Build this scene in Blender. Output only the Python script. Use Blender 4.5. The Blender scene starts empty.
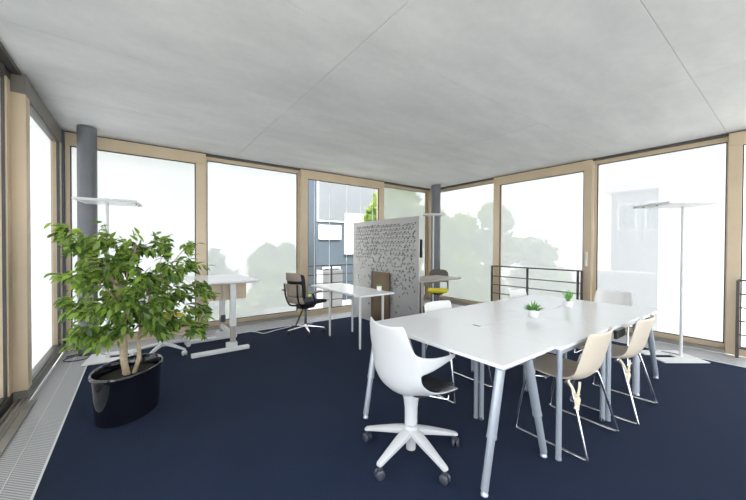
import bpy, bmesh, math, random
from mathutils import Vector, Matrix

random.seed(7)
S = bpy.context.scene
COL = S.collection
PI = math.pi

# ------------------------------------------------------------------ camera
CAM_H, FPX = 1.38, 318.7
YAW, PITCH, ROLL = math.radians(36.582), math.radians(.688), math.radians(-.236)
fw = Vector((math.sin(YAW)*math.cos(PITCH), math.cos(YAW)*math.cos(PITCH), -math.sin(PITCH)))
rt0 = Vector((math.cos(YAW), -math.sin(YAW), 0))
dn0 = fw.cross(rt0)
rt = math.cos(ROLL)*rt0 + math.sin(ROLL)*dn0
up = -(-math.sin(ROLL)*rt0 + math.cos(ROLL)*dn0)
cd = bpy.data.cameras.new('camera')
cam = bpy.data.objects.new('camera', cd)
COL.objects.link(cam)
M = Matrix((rt, up, -fw)).transposed().to_4x4()
M.translation = (0, 0, CAM_H)
cam.matrix_world = M
cd.sensor_fit = 'HORIZONTAL'
cd.sensor_width = 36
cd.lens = 36*FPX/746
cd.clip_start = .02
cd.clip_end = 500
S.camera = cam

# ------------------------------------------------------------------ sky and exposure
W = bpy.data.worlds.new('sky')
S.world = W
W.use_nodes = True
wb = W.node_tree.nodes['Background']
wb.inputs[0].default_value = (.89, .945, 1, 1)
wb.inputs[1].default_value = 1.0
sd = bpy.data.lights.new('sun', 'SUN')
sd.energy = 2.0
sd.angle = math.radians(12)
sd.color = (1, .95, .86)
sun = bpy.data.objects.new('sun', sd)
COL.objects.link(sun)
sun.rotation_euler = (math.radians(36), 0, 0)
S.view_settings.view_transform = 'Standard'
S.view_settings.look = 'None'
S.view_settings.gamma = 1
S.view_settings.use_curve_mapping = False
S.view_settings.exposure = 2.1
S.cycles.max_bounces = 10
S.cycles.diffuse_bounces = 5
S.cycles.transparent_max_bounces = 24
S.cycles.sample_clamp_indirect = 6

# ------------------------------------------------------------------ room numbers
XA, YB, XC, H = -.766, 5.734, 6.153, 2.869      # glazed walls left, back, right; ceiling
YF = -2.6                                        # unseen wall behind the camera
GA, GB, GC = -.456, 5.25, 5.62                   # carpet edges along the grilles

# ------------------------------------------------------------------ materials
def mat(name, col, rough=.5, metal=0, noise=0, scale=20, bump=0, bscale=None, spec=None, col2=None):
    m = bpy.data.materials.new(name)
    m.use_nodes = True
    nt = m.node_tree
    b = nt.nodes['Principled BSDF']
    b.inputs['Base Color'].default_value = (*col, 1)
    b.inputs['Roughness'].default_value = rough
    b.inputs['Metallic'].default_value = metal
    if spec is not None:
        b.inputs['Specular IOR Level'].default_value = spec
    if noise or bump:
        tc = nt.nodes.new('ShaderNodeTexCoord')
    if noise:
        n = nt.nodes.new('ShaderNodeTexNoise')
        n.inputs['Scale'].default_value = scale
        n.inputs['Detail'].default_value = 5
        r = nt.nodes.new('ShaderNodeValToRGB')
        c2 = col2 or tuple(min(1, c*(1+noise)) for c in col)
        c1 = tuple(c*(1-noise) for c in col)
        r.color_ramp.elements[0].position = .3
        r.color_ramp.elements[1].position = .7
        r.color_ramp.elements[0].color = (*c1, 1)
        r.color_ramp.elements[1].color = (*c2, 1)
        nt.links.new(tc.outputs['Object'], n.inputs['Vector'])
        nt.links.new(n.outputs['Fac'], r.inputs['Fac'])
        nt.links.new(r.outputs['Color'], b.inputs['Base Color'])
    if bump:
        n2 = nt.nodes.new('ShaderNodeTexNoise')
        n2.inputs['Scale'].default_value = bscale or scale
        n2.inputs['Detail'].default_value = 4
        bp = nt.nodes.new('ShaderNodeBump')
        bp.inputs['Strength'].default_value = bump
        bp.inputs['Distance'].default_value = .004
        nt.links.new(tc.outputs['Object'], n2.inputs['Vector'])
        nt.links.new(n2.outputs['Fac'], bp.inputs['Height'])
        nt.links.new(bp.outputs['Normal'], b.inputs['Normal'])
    return m

MT = {}
MT['frame'] = mat('champagne_anodised', (.60, .48, .335), .40, .2, .05, 3)
MT['frame_shaded'] = mat('champagne_shaded', (.20, .185, .165), .42, .25, .06, 3)  # shaded copy of the champagne frame, backlit darkening put into its colour
MT['frame_dark'] = mat('dark_bronze', (.075, .07, .07), .45, .3, .1, 4)
MT['track'] = mat('track_metal', (.34, .32, .29), .4, .6, .1, 6)
MT['gap'] = mat('shadow_gap', (.10, .085, .07), .8, 0, .1, 5)
MT['cornerpost'] = mat('blue_grey_paint', (.09, .12, .16), .4, .2, .08, 4)
MT['column'] = mat('column_paint', (.15, .155, .17), .42, .1, .12, 3, .05, 30)
MT['white'] = mat('white_laminate', (.82, .825, .835), .22, 0, .012, 2)
MT['white_plastic'] = mat('white_plastic', (.62, .625, .635), .36, 0, .012, 3)
MT['white_powder'] = mat('white_powder_coat', (.72, .725, .725), .42, 0, .02, 8)
MT['silver'] = mat('silver_grey_tube', (.50, .54, .60), .33, .45, .04, 5)
MT['chrome'] = mat('chrome', (.86, .87, .88), .16, 1, .03, 4)
MT['beige_shell'] = mat('beige_shell', (.70, .61, .49), .42, 0, .02, 4)
MT['white_shell'] = mat('white_shell', (.80, .79, .76), .40, 0, .02, 4)
MT['ribbon'] = mat('cream_ribbon', (.78, .69, .52), .85, 0, .06, 40, .2, 160)
MT['black'] = mat('black_plastic', (.012, .013, .016), .38, 0, .2, 8)
MT['black_fabric'] = mat('black_fabric', (.016, .018, .024), .9, 0, .3, 160, .5, 300)
MT['navy_fabric'] = mat('navy_fabric', (.02, .03, .06), .9, 0, .3, 160, .5, 300)
MT['taupe_mesh'] = mat('taupe_mesh', (.33, .27, .22), .75, 0, .12, 120, .3, 200)
MT['taupe_dark'] = mat('taupe_dark', (.13, .115, .10), .65, 0, .1, 60)
MT['caster'] = mat('grey_caster', (.06, .065, .085), .35, .1, .2, 20)
MT['yellow'] = mat('yellow_fabric', (.72, .60, .02), .85, 0, .1, 80, .3, 200)
MT['greige'] = mat('greige_panel', (.60, .47, .34), .55, 0, .04, 8)
MT['greige_metal'] = mat('greige_metal', (.42, .38, .33), .5, .2, .05, 6)
MT['bronze'] = mat('bronze_board', (.17, .115, .065), .38, .35, .25, 3)
MT['screen_metal'] = mat('screen_metal', (.43, .42, .41), .5, .25, .06, 3)
MT['pot_black'] = mat('gloss_black_pot', (.006, .007, .012), .09, 0, .2, 4, spec=.7)
MT['soil'] = mat('soil', (.03, .022, .016), 1, 0, .4, 50, .6, 60)
MT['bark'] = mat('ficus_bark', (.52, .41, .28), .85, 0, .22, 26, .6, 60)
MT['rail'] = mat('rail_steel', (.10, .095, .09), .45, .5, .1, 10)
MT['succulent'] = mat('succulent_leaf', (.13, .33, .06), .5, 0, .3, 40)
MT['pot_white'] = mat('white_glaze', (.86, .86, .87), .25, 0, .01, 5)
MT['cable_black'] = mat('black_cable', (.03, .035, .05), .5, 0, .1, 30)
MT['plaster'] = mat('white_plaster', (.72, .72, .72), .8, 0, .02, 3)
MT['metal_bright'] = mat('brushed_handle', (.62, .60, .56), .3, .8, .05, 30)
MT['ground'] = mat('ground_outside', (.52, .52, .48), .9, 0, .1, .3)
MT['treebark'] = mat('tree_bark', (.12, .09, .06), .9, 0, .3, 6)
MT['house_white'] = mat('house_white', (.80, .79, .77), .8, 0, .03, .6)
MT['house_grey'] = mat('house_grey', (.065, .085, .11), .7, 0, .08, .4)
MT['house_light'] = mat('house_light', (.15, .16, .175), .7, 0, .06, .5)
MT['house_violet'] = mat('house_violet', (.26, .265, .32), .8, 0, .05, .5)
MT['house_glass'] = mat('house_glass', (.09, .12, .16), .1, .0, .1, .5)
MT['slab'] = mat('balcony_slab', (.50, .48, .46), .8, 0, .08, 3)
MT['cord'] = mat('white_cord', (.85, .86, .88), .6, 0, .02, 20)

def leafmat(name, c1, c2, trans=.45, rough=.4):
    m = bpy.data.materials.new(name)
    m.use_nodes = True
    nt = m.node_tree
    b = nt.nodes['Principled BSDF']
    b.inputs['Roughness'].default_value = rough
    oi = nt.nodes.new('ShaderNodeObjectInfo')
    ge = nt.nodes.new('ShaderNodeNewGeometry')
    ad = nt.nodes.new('ShaderNodeMath'); ad.operation = 'ADD'
    fr = nt.nodes.new('ShaderNodeMath'); fr.operation = 'FRACT'
    r = nt.nodes.new('ShaderNodeValToRGB')
    r.color_ramp.elements[0].color = (*c1, 1)
    r.color_ramp.elements[1].color = (*c2, 1)
    nt.links.new(oi.outputs['Random'], ad.inputs[0])
    nt.links.new(ge.outputs['Random Per Island'], ad.inputs[1])
    nt.links.new(ad.outputs[0], fr.inputs[0])
    nt.links.new(fr.outputs[0], r.inputs['Fac'])
    nt.links.new(r.outputs['Color'], b.inputs['Base Color'])
    t = nt.nodes.new('ShaderNodeBsdfTranslucent')
    hs = nt.nodes.new('ShaderNodeHueSaturation')
    hs.inputs['Value'].default_value = 1.9
    hs.inputs['Saturation'].default_value = 1.1
    hs.inputs['Hue'].default_value = .485
    nt.links.new(r.outputs['Color'], hs.inputs['Color'])
    nt.links.new(hs.outputs['Color'], t.inputs['Color'])
    mx = nt.nodes.new('ShaderNodeMixShader')
    mx.inputs[0].default_value = trans
    nt.links.new(b.outputs[0], mx.inputs[1])
    nt.links.new(t.outputs[0], mx.inputs[2])
    nt.links.new(mx.outputs[0], nt.nodes['Material Output'].inputs['Surface'])
    return m

MT['ficus_leaf'] = leafmat('ficus_leaf', (.045, .10, .03), (.31, .45, .10), .45, .26)
MT['tree_leaf'] = leafmat('tree_leaf', (.07, .15, .03), (.34, .43, .13), .4, .6)
MT['conifer_leaf'] = leafmat('conifer_leaf', (.06, .13, .05), (.26, .34, .15), .35, .6)

def glassmat():
    m = bpy.data.materials.new('window_glass')
    m.use_nodes = True
    nt = m.node_tree
    nt.nodes.remove(nt.nodes['Principled BSDF'])
    tr = nt.nodes.new('ShaderNodeBsdfTransparent')
    tr.inputs[0].default_value = (.985, .985, .985, 1)
    gl = nt.nodes.new('ShaderNodeBsdfGlossy')
    gl.inputs['Roughness'].default_value = .02
    fr = nt.nodes.new('ShaderNodeFresnel')
    fr.inputs['IOR'].default_value = 1.15
    mx = nt.nodes.new('ShaderNodeMixShader')
    ge = nt.nodes.new('ShaderNodeNewGeometry')        # reflect on the entry face only
    iv = nt.nodes.new('ShaderNodeMath'); iv.operation = 'SUBTRACT'; iv.inputs[0].default_value = 1
    mu = nt.nodes.new('ShaderNodeMath'); mu.operation = 'MULTIPLY'
    nt.links.new(ge.outputs['Backfacing'], iv.inputs[1])
    nt.links.new(fr.outputs[0], mu.inputs[0]); nt.links.new(iv.outputs[0], mu.inputs[1])
    nt.links.new(mu.outputs[0], mx.inputs[0])
    nt.links.new(tr.outputs[0], mx.inputs[1])
    nt.links.new(gl.outputs[0], mx.inputs[2])
    nt.links.new(mx.outputs[0], nt.nodes['Material Output'].inputs['Surface'])
    return m
MT['glass'] = glassmat()

def screenmat(name, openness, col=(.93, .94, .95), weave=260):
    """sun-screen fabric: open weave (see-through share) + light-scattering yarn"""
    m = bpy.data.materials.new(name)
    m.use_nodes = True
    nt = m.node_tree
    nt.nodes.remove(nt.nodes['Principled BSDF'])
    tr = nt.nodes.new('ShaderNodeBsdfTransparent')
    tl = nt.nodes.new('ShaderNodeBsdfTranslucent')
    tl.inputs[0].default_value = (*col, 1)
    tc = nt.nodes.new('ShaderNodeTexCoord')
    wv = nt.nodes.new('ShaderNodeTexWave')
    wv.bands_direction = 'Z'
    wv.inputs['Scale'].default_value = 14
    wv.inputs['Distortion'].default_value = .6
    mr = nt.nodes.new('ShaderNodeMapRange')
    mr.inputs['To Min'].default_value = max(0, openness-.01)
    mr.inputs['To Max'].default_value = min(1, openness+.01)
    nt.links.new(tc.outputs['Object'], wv.inputs['Vector'])
    nt.links.new(wv.outputs['Fac'], mr.inputs['Value'])
    mx = nt.nodes.new('ShaderNodeMixShader')
    nt.links.new(mr.outputs[0], mx.inputs[0])
    nt.links.new(tl.outputs[0], mx.inputs[1])
    nt.links.new(tr.outputs[0], mx.inputs[2])
    nt.links.new(mx.outputs[0], nt.nodes['Material Output'].inputs['Surface'])
    return m
MT['screen_dense'] = screenmat('sunscreen_dense', .12, (.60, .603, .605))
MT['screen_mid'] = screenmat('sunscreen_mid', .35, (.41, .412, .415))
MT['screen_open'] = screenmat('sunscreen_open', .40, (.39, .395, .385))

def carpetmat():
    m = bpy.data.materials.new('navy_carpet')
    m.use_nodes = True
    nt = m.node_tree
    b = nt.nodes['Principled BSDF']
    b.inputs['Roughness'].default_value = .95
    b.inputs['Specular IOR Level'].default_value = .06
    b.inputs['Sheen Weight'].default_value = .05
    b.inputs['Sheen Roughness'].default_value = .6
    tc = nt.nodes.new('ShaderNodeTexCoord')
    n = nt.nodes.new('ShaderNodeTexNoise'); n.inputs['Scale'].default_value = 190; n.inputs['Detail'].default_value = 2
    n2 = nt.nodes.new('ShaderNodeTexNoise'); n2.inputs['Scale'].default_value = 1.3; n2.inputs['Detail'].default_value = 3
    r = nt.nodes.new('ShaderNodeValToRGB')
    r.color_ramp.elements[0].position = .3; r.color_ramp.elements[1].position = .72
    r.color_ramp.elements[0].color = (.004, .0098, .031, 1)
    r.color_ramp.elements[1].color = (.011, .026, .070, 1)
    mx = nt.nodes.new('ShaderNodeMixRGB'); mx.blend_type = 'MULTIPLY'; mx.inputs[0].default_value = .35
    r2 = nt.nodes.new('ShaderNodeValToRGB')
    r2.color_ramp.elements[0].position = .35; r2.color_ramp.elements[1].position = .65
    r2.color_ramp.elements[0].color = (.72, .72, .75, 1); r2.color_ramp.elements[1].color = (1, 1, 1, 1)
    wv = nt.nodes.new('ShaderNodeTexWave'); wv.bands_direction = 'X'; wv.inputs['Scale'].default_value = 40
    wv.inputs['Distortion'].default_value = 1.5; wv.inputs['Detail Scale'].default_value = 30
    ad = nt.nodes.new('ShaderNodeMath'); ad.operation = 'ADD'
    bp = nt.nodes.new('ShaderNodeBump'); bp.inputs['Strength'].default_value = .7; bp.inputs['Distance'].default_value = .004
    L = nt.links.new
    for q in (n, n2, wv): L(tc.outputs['Object'], q.inputs['Vector'])
    L(n.outputs['Fac'], r.inputs['Fac']); L(n2.outputs['Fac'], r2.inputs['Fac'])
    L(r.outputs['Color'], mx.inputs[1]); L(r2.outputs['Color'], mx.inputs[2])
    L(mx.outputs[0], b.inputs['Base Color'])
    L(n.outputs['Fac'], ad.inputs[0]); L(wv.outputs['Fac'], ad.inputs[1])
    L(ad.outputs[0], bp.inputs['Height']); L(bp.outputs['Normal'], b.inputs['Normal'])
    return m
MT['carpet'] = carpetmat()

def concretemat():
    m = bpy.data.materials.new('fair_faced_concrete')
    m.use_nodes = True
    nt = m.node_tree
    b = nt.nodes['Principled BSDF']
    b.inputs['Roughness'].default_value = .62
    b.inputs['Specular IOR Level'].default_value = .35
    tc = nt.nodes.new('ShaderNodeTexCoord')
    oi = nt.nodes.new('ShaderNodeObjectInfo')
    L = nt.links.new
    def noise(s, d, stretch=None):
        n = nt.nodes.new('ShaderNodeTexNoise')
        n.inputs['Scale'].default_value = s; n.inputs['Detail'].default_value = d
        if stretch:
            mp = nt.nodes.new('ShaderNodeMapping'); mp.inputs['Scale'].default_value = stretch
            L(tc.outputs['Object'], mp.inputs['Vector']); L(mp.outputs[0], n.inputs['Vector'])
        else:
            L(tc.outputs['Object'], n.inputs['Vector'])
        return n
    a = noise(1.6, 6, (.8, 2.2, 1)); c = noise(14, 6); d = noise(60, 3)
    r = nt.nodes.new('ShaderNodeValToRGB')
    r.color_ramp.elements[0].position = .25; r.color_ramp.elements[1].position = .78
    r.color_ramp.elements[0].color = (.60, .60, .605, 1); r.color_ramp.elements[1].color = (.74, .735, .735, 1)
    m1 = nt.nodes.new('ShaderNodeMath'); m1.operation = 'MULTIPLY_ADD'; m1.inputs[1].default_value = .30; m1.inputs[2].default_value = -.15
    m2 = nt.nodes.new('ShaderNodeMath'); m2.operation = 'ADD'
    m3 = nt.nodes.new('ShaderNodeMath'); m3.operation = 'MULTIPLY_ADD'; m3.inputs[1].default_value = .16; m3.inputs[2].default_value = -.08
    m4 = nt.nodes.new('ShaderNodeMath'); m4.operation = 'ADD'
    L(c.outputs['Fac'], m1.inputs[0]); L(a.outputs['Fac'], m2.inputs[0]); L(m1.outputs[0], m2.inputs[1])
    L(oi.outputs['Random'], m3.inputs[0]); L(m2.outputs[0], m4.inputs[0]); L(m3.outputs[0], m4.inputs[1])
    L(m4.outputs[0], r.inputs['Fac']); L(r.outputs['Color'], b.inputs['Base Color'])
    bp = nt.nodes.new('ShaderNodeBump'); bp.inputs['Strength'].default_value = .12; bp.inputs['Distance'].default_value = .004
    L(d.outputs['Fac'], bp.inputs['Height']); L(bp.outputs['Normal'], b.inputs['Normal'])
    return m
MT['concrete'] = concretemat()

def grillemat():
    """perforated aluminium: rows of square holes"""
    m = bpy.data.materials.new('perforated_aluminium')
    m.use_nodes = True
    nt = m.node_tree
    b = nt.nodes['Principled BSDF']
    b.inputs['Roughness'].default_value = .42
    tc = nt.nodes.new('ShaderNodeTexCoord')
    ck = nt.nodes.new('ShaderNodeTexChecker')
    ck.inputs['Scale'].default_value = 90
    ck.inputs['Color1'].default_value = (.58, .58, .59, 1)
    ck.inputs['Color2'].default_value = (.19, .19, .20, 1)
    b.inputs['Metallic'].default_value = .15
    nt.links.new(tc.outputs['Object'], ck.inputs['Vector'])
    nt.links.new(ck.outputs['Color'], b.inputs['Base Color'])
    bp = nt.nodes.new('ShaderNodeBump'); bp.inputs['Strength'].default_value = .4; bp.inputs['Distance'].default_value = .004
    nt.links.new(ck.outputs['Fac'], bp.inputs['Height'])
    nt.links.new(bp.outputs['Normal'], b.inputs['Normal'])
    return m
MT['grille'] = grillemat()

# ------------------------------------------------------------------ mesh helpers
class MB:
    """collects shapes into one bmesh"""
    def __init__(s):
        s.bm = bmesh.new()
    def _add(s, verts, faces):
        vs = [s.bm.verts.new(v) for v in verts]
        for f in faces:
            try: s.bm.faces.new([vs[i] for i in f])
            except ValueError: pass
        return s
    def box(s, x0, x1, y0, y1, z0, z1, bev=0, mtx=None):
        t = bmesh.new()
        bmesh.ops.create_cube(t, size=1)
        bmesh.ops.scale(t, vec=(x1-x0, y1-y0, z1-z0), verts=t.verts)
        bmesh.ops.translate(t, vec=((x0+x1)/2, (y0+y1)/2, (z0+z1)/2), verts=t.verts)
        if bev:
            bmesh.ops.bevel(t, geom=list(t.edges), offset=bev, segments=2, affect='EDGES', profile=.5)
        if mtx is not None:
            bmesh.ops.transform(t, matrix=mtx, verts=t.verts)
        me = bpy.data.meshes.new('tmp'); t.to_mesh(me); t.free()
        s.bm.from_mesh(me); bpy.data.meshes.remove(me)
        return s
    def prism(s, pts, z0, z1, mtx=None, bev=0):
        n = len(pts)
        t = bmesh.new()
        lo = [t.verts.new((x, y, z0)) for x, y in pts]
        hi = [t.verts.new((x, y, z1)) for x, y in pts]
        t.faces.new(lo[::-1]); t.faces.new(hi)
        for i in range(n):
            j = (i+1) % n
            t.faces.new((lo[i], lo[j], hi[j], hi[i]))
        bmesh.ops.recalc_face_normals(t, faces=t.faces)
        if bev:
            bmesh.ops.bevel(t, geom=list(t.edges), offset=bev, segments=2, affect='EDGES', profile=.5)
        if mtx is not None: bmesh.ops.transform(t, matrix=mtx, verts=t.verts)
        me = bpy.data.meshes.new('tmp'); t.to_mesh(me); t.free()
        s.bm.from_mesh(me); bpy.data.meshes.remove(me)
        return s
    def tube(s, pts, rad, n=10, cap=True, closed=False):
        pts = [Vector(p) for p in pts]
        m = len(pts)
        if not hasattr(rad, '__len__'): rad = [rad]*m
        rings = []
        prev = None
        for i, p in enumerate(pts):
            if closed: d = pts[(i+1) % m]-pts[i-1]
            else: d = (pts[min(i+1, m-1)]-pts[max(i-1, 0)])
            d.normalize()
            if prev is None:
                a = Vector((0, 0, 1)) if abs(d.z) < .9 else Vector((1, 0, 0))
                u = d.cross(a).normalized()
            else:
                u = (prev-d*prev.dot(d)).normalized()
            prev = u
            v = d.cross(u)
            rings.append([s.bm.verts.new(p+(u*math.cos(k*2*PI/n)+v*math.sin(k*2*PI/n))*rad[i]) for k in range(n)])
        for i in range(m if closed else m-1):
            A, B = rings[i], rings[(i+1) % m]
            for k in range(n):
                s.bm.faces.new((A[k], A[(k+1) % n], B[(k+1) % n], B[k]))
        if cap and not closed:
            s.bm.faces.new(rings[0][::-1]); s.bm.faces.new(rings[-1])
        return s
    def lathe(s, prof, c=(0, 0, 0), n=24, sx=1, sy=1, rot=0, axis='z'):
        """prof: list of (r,z)"""
        rings = []
        for r, z in prof:
            ring = []
            for k in range(n):
                a = 2*PI*k/n
                x, y = r*sx*math.cos(a), r*sy*math.sin(a)
                x, y = x*math.cos(rot)-y*math.sin(rot), x*math.sin(rot)+y*math.cos(rot)
                if axis == 'z': p = (c[0]+x, c[1]+y, c[2]+z)
                elif axis == 'x': p = (c[0]+z, c[1]+x, c[2]+y)
                else: p = (c[0]+x, c[1]+z, c[2]+y)
                ring.append(s.bm.verts.new(p))
            rings.append(ring)
        for A, B in zip(rings, rings[1:]):
            for k in range(n):
                s.bm.faces.new((A[k], A[(k+1) % n], B[(k+1) % n], B[k]))
        s.bm.faces.new(rings[0][::-1]); s.bm.faces.new(rings[-1])
        return s
    def grid(s, P):
        """P: rows of points"""
        V = [[s.bm.verts.new(p) for p in row] for row in P]
        for i in range(len(V)-1):
            for j in range(len(V[0])-1):
                s.bm.faces.new((V[i][j], V[i][j+1], V[i+1][j+1], V[i+1][j]))
        return s
    def xf(s, mtx):
        bmesh.ops.transform(s.bm, matrix=mtx, verts=s.bm.verts)
        return s
    def mesh(s, name, m, smooth=False, weld=0):
        if weld: bmesh.ops.remove_doubles(s.bm, verts=s.bm.verts, dist=weld)
        bmesh.ops.recalc_face_normals(s.bm, faces=s.bm.faces)
        me = bpy.data.meshes.new(name)
        s.bm.to_mesh(me); s.bm.free()
        me.materials.append(MT[m] if isinstance(m, str) else m)
        if smooth:
            me.polygons.foreach_set('use_smooth', [True]*len(me.polygons))
            me.set_sharp_from_angle(angle=math.radians(38))
        return me
    def build(s, name, m, parent=None, smooth=False, weld=0, label=None):
        return link(name, s.mesh(name, m, smooth, weld), parent, label)

def link(name, me, parent=None, label=None):
    o = bpy.data.objects.new(name, me)
    COL.objects.link(o)
    if parent is not None: o.parent = parent
    if label: o['label'] = label
    return o
def tag(o, label, cat, group=None, kind=None):
    o['label'] = label; o['category'] = cat
    if group: o['group'] = group
    if kind: o['kind'] = kind
    return o
def thing(name, label, cat, loc=(0, 0, 0), rz=0, group=None):
    o = bpy.data.objects.new(name, None)
    COL.objects.link(o)
    o.empty_display_size = .1
    o.location = loc; o.rotation_euler = (0, 0, rz)
    return tag(o, label, cat, group)
def struct(o, label, cat):
    o['kind'] = 'structure'; o['label'] = label; o['category'] = cat
    return o
def copy_tree(o, parent=None):
    c = o.copy(); COL.objects.link(c)
    c.parent = parent
    for ch in list(o.children): copy_tree(ch, c)
    return c
def R(d): return math.radians(d)
def bez(p0, p1, p2, p3, n=8):
    o = []
    p0, p1, p2, p3 = map(Vector, (p0, p1, p2, p3))
    for i in range(n+1):
        t = i/n
        o.append(p0*(1-t)**3+p1*3*t*(1-t)**2+p2*3*t*t*(1-t)+p3*t**3)
    return o
def smooth_path(pts, n=6):
    """Catmull-Rom"""
    P = [Vector(p) for p in pts]
    P = [P[0]*2-P[1]]+P+[P[-1]*2-P[-2]]
    out = []
    for i in range(1, len(P)-2):
        for k in range(n):
            t = k/n
            out.append(.5*((2*P[i])+(P[i+1]-P[i-1])*t+(2*P[i-1]-5*P[i]+4*P[i+1]-P[i+2])*t*t+(3*P[i]-P[i-1]-3*P[i+1]+P[i+2])*t**3))
    out.append(P[-2])
    return out
def interp(tab, x):
    for (a, va), (b, vb) in zip(tab, tab[1:]):
        if x <= b: return va+(vb-va)*max(0, (x-a))/(b-a)
    return tab[-1][1]

# ================================================================== STRUCTURE
fl = MB().box(GA, GC, YF, GB, -.30, 0).build('floor', 'carpet')
struct(fl, 'dark navy blue loop-pile carpet floor', 'floor')
sub = MB().box(XA-.3, XC+.35, YF, YB+.35, -.5, -.31).build('floor_slab', 'slab')
struct(sub, 'concrete floor slab under the carpet', 'floor')

def grille(name, label, x0, x1, y0, y1, edge):
    g = MB().box(x0, x1, y0, y1, -.30, -.003).build(name, 'grille')
    struct(g, label, 'floor grille')
    e = MB()
    ex = {'x1': (x1-.012, x1, y0, y1), 'y0': (x0, x1, y0, y0+.012), 'x0': (x0, x0+.012, y0, y1)}[edge]
    e.box(*ex, -.02, .004)
    e.build('edge_trim', 'white_powder', g)
    return g
ga = grille('trim_1', 'fine perforated light grey floor grille along left glazing beside potted tree', XA, GA, YF, YB, 'x1')
gb = grille('trim_2', 'light grey floor grille along the back glazing behind desks', GA, GC, GB, YB, 'y0')
gc = grille('trim_3', 'perforated checkered aluminium floor grille along right glazing by floor lamp', GC, XC, YF, YB, 'x0')
MB().box(XA+.005, XA+.02, YF, YB, -.003, .006).build('edge_trim', 'white_powder', ga)
MB().box(XA+.15, XA+.154, YF, YB, -.003, .002).build('edge_trim', 'white_powder', ga)

# ceiling: formwork panels with open joints under a slab
ce = MB().box(XA-.32, XC+.4, YF, YB+.4, H+.007, H+.25).build('ceiling', 'concrete')
struct(ce, 'fair-faced grey concrete ceiling with panel joints', 'ceiling')
xs = [XA-.3, 1.335, 3.92, XC+.35]
ys = [YF, -.69, .60, 1.90, 3.19, 4.48, YB+.35]
g = .002
for i in range(len(xs)-1):
    for j in range(len(ys)-1):
        dz = random.uniform(0, .0012)
        MB().box(xs[i]+g, xs[i+1]-g, ys[j]+g, ys[j+1]-g, H+dz, H+.03, .0015).build('concrete_panel', 'concrete', ce)

# unseen wall behind the camera, openings added to let in more daylight
wf = MB().box(XA-.3, XC+.35, YF-.2, YF, -.3, .12).box(XA-.3, XC+.35, YF-.2, YF, 2.7, H+.1)
for x in (XA-.3, 1.6, 3.7, XC+.05): wf.box(x, x+.15, YF-.2, YF, .12, 2.7)
wf = wf.build('wall_front', 'plaster')
struct(wf, 'white plaster wall with tall openings added for daylight', 'wall')

def wbox(mb, wall, a0, a1, d0, d1, z0, z1, bev=0):
    """box given along-wall range a, outward depth range d"""
    if wall == 'A': return mb.box(XA-d1, XA-d0, a0, a1, z0, z1, bev)
    if wall == 'B': return mb.box(a0, a1, YB+d0, YB+d1, z0, z1, bev)
    return mb.box(XC+d0, XC+d1, a0, a1, z0, z1, bev)

wn = [0]
def window(wall, a0, a1, proud, label, screen='screen_mid', sl=.14, sr=.14, ztop=None, zbot=.11, screens=None, railm='frame'):
    """one glazed bay: four frame members, a pane, and the outside sun-screen"""
    wn[0] += 1
    d0, d1 = (0, .0945) if proud else (.09, .165)
    zt = ztop or (2.685 if proud else 2.775)
    top = 2.852
    w = MB()
    wbox(w, wall, a0, a1, d0, d1, zt, top, .004)
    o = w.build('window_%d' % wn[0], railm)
    struct(o, label, 'window')
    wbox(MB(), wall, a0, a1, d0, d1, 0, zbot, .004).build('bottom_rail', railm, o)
    if sl: wbox(MB(), wall, a0, a0+sl, d0+.0005, d1-.0005, zbot, zt, .004).build('stile', 'frame', o)
    if sr: wbox(MB(), wall, a1-sr, a1, d0+.0005, d1-.0005, zbot, zt, .004).build('stile', 'frame', o)
    gm = (d0+d1)/2
    wbox(MB(), wall, a0+sl, a1-sr, gm-.004, gm+.004, zbot, zt).build('pane', 'glass', o)
    # dark glazing gasket
    gk = MB()
    wbox(gk, wall, a0+sl, a1-sr, d0+.012, gm-.006, zt-.012, zt)
    wbox(gk, wall, a0+sl, a1-sr, d0+.012, gm-.006, zbot, zbot+.012)
    wbox(gk, wall, a0+sl, a0+sl+.012, d0+.012, gm-.006, zbot+.012, zt-.012)
    wbox(gk, wall, a1-sr-.012, a1-sr, d0+.012, gm-.006, zbot+.012, zt-.012)
    gk.build('gasket', 'frame_dark', o)
    if not proud:
        t = MB()
        wbox(t, wall, a0, a1, .0, .088, 0, .028)
        wbox(t, wall, a0, a1, .02, .032, .028, .05)
        wbox(t, wall, a0, a1, .055, .067, .028, .05)
        t.build('floor_track', 'track', o)
        t = MB()
        wbox(t, wall, a0, a1, .03, .088, 2.835, 2.86)
        t.build('ceiling_track', 'frame_dark', o)
    for (b0, b1, sm) in (screens or [(a0, a1, screen)]):
        if sm:
            wbox(MB(), wall, b0+(.004 if b0 == a0 else 0), b1-(.004 if b1 == a1 else 0), d1+.006, d1+.009, -.25, 2.86).build('sun_screen', sm, o)
    return o

# left glazing
window('A', 4.03, YB-.06, True, 'left glazed bay beside the potted tree with white sun-screen', 'screen_dense', .13, .05, railm='frame_shaded')
window('A', 2.15, 4.03, False, 'recessed sliding pane in the left glazing with dark frame', 'screen_dense', .14, .10, railm='frame_dark')
window('A', .25, 2.15, True, 'proud left glazed bay next to the recessed dark-framed pane', None)
window('A', YF, .25, False, 'clear recessed left glazed bay meeting the plaster wall', None)
# back glazing
window('B', XA+.02, .901, True, 'wide back glazed bay behind the potted tree', 'screen_dense', .05, .143)
window('B', .901, 2.535, False, 'recessed back glazed bay with pale trees behind the raised desk', 'screen_mid', .03, .03)
w_b3 = window('B', 2.535, 4.57, True, 'back sliding door bay with clear glass showing the blue-grey neighbouring house', None, .145, .145)
window('B', 4.57, XC-.05, False, 'recessed back glazed bay beside the corner column', 'screen_open', .03, .05)
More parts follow.
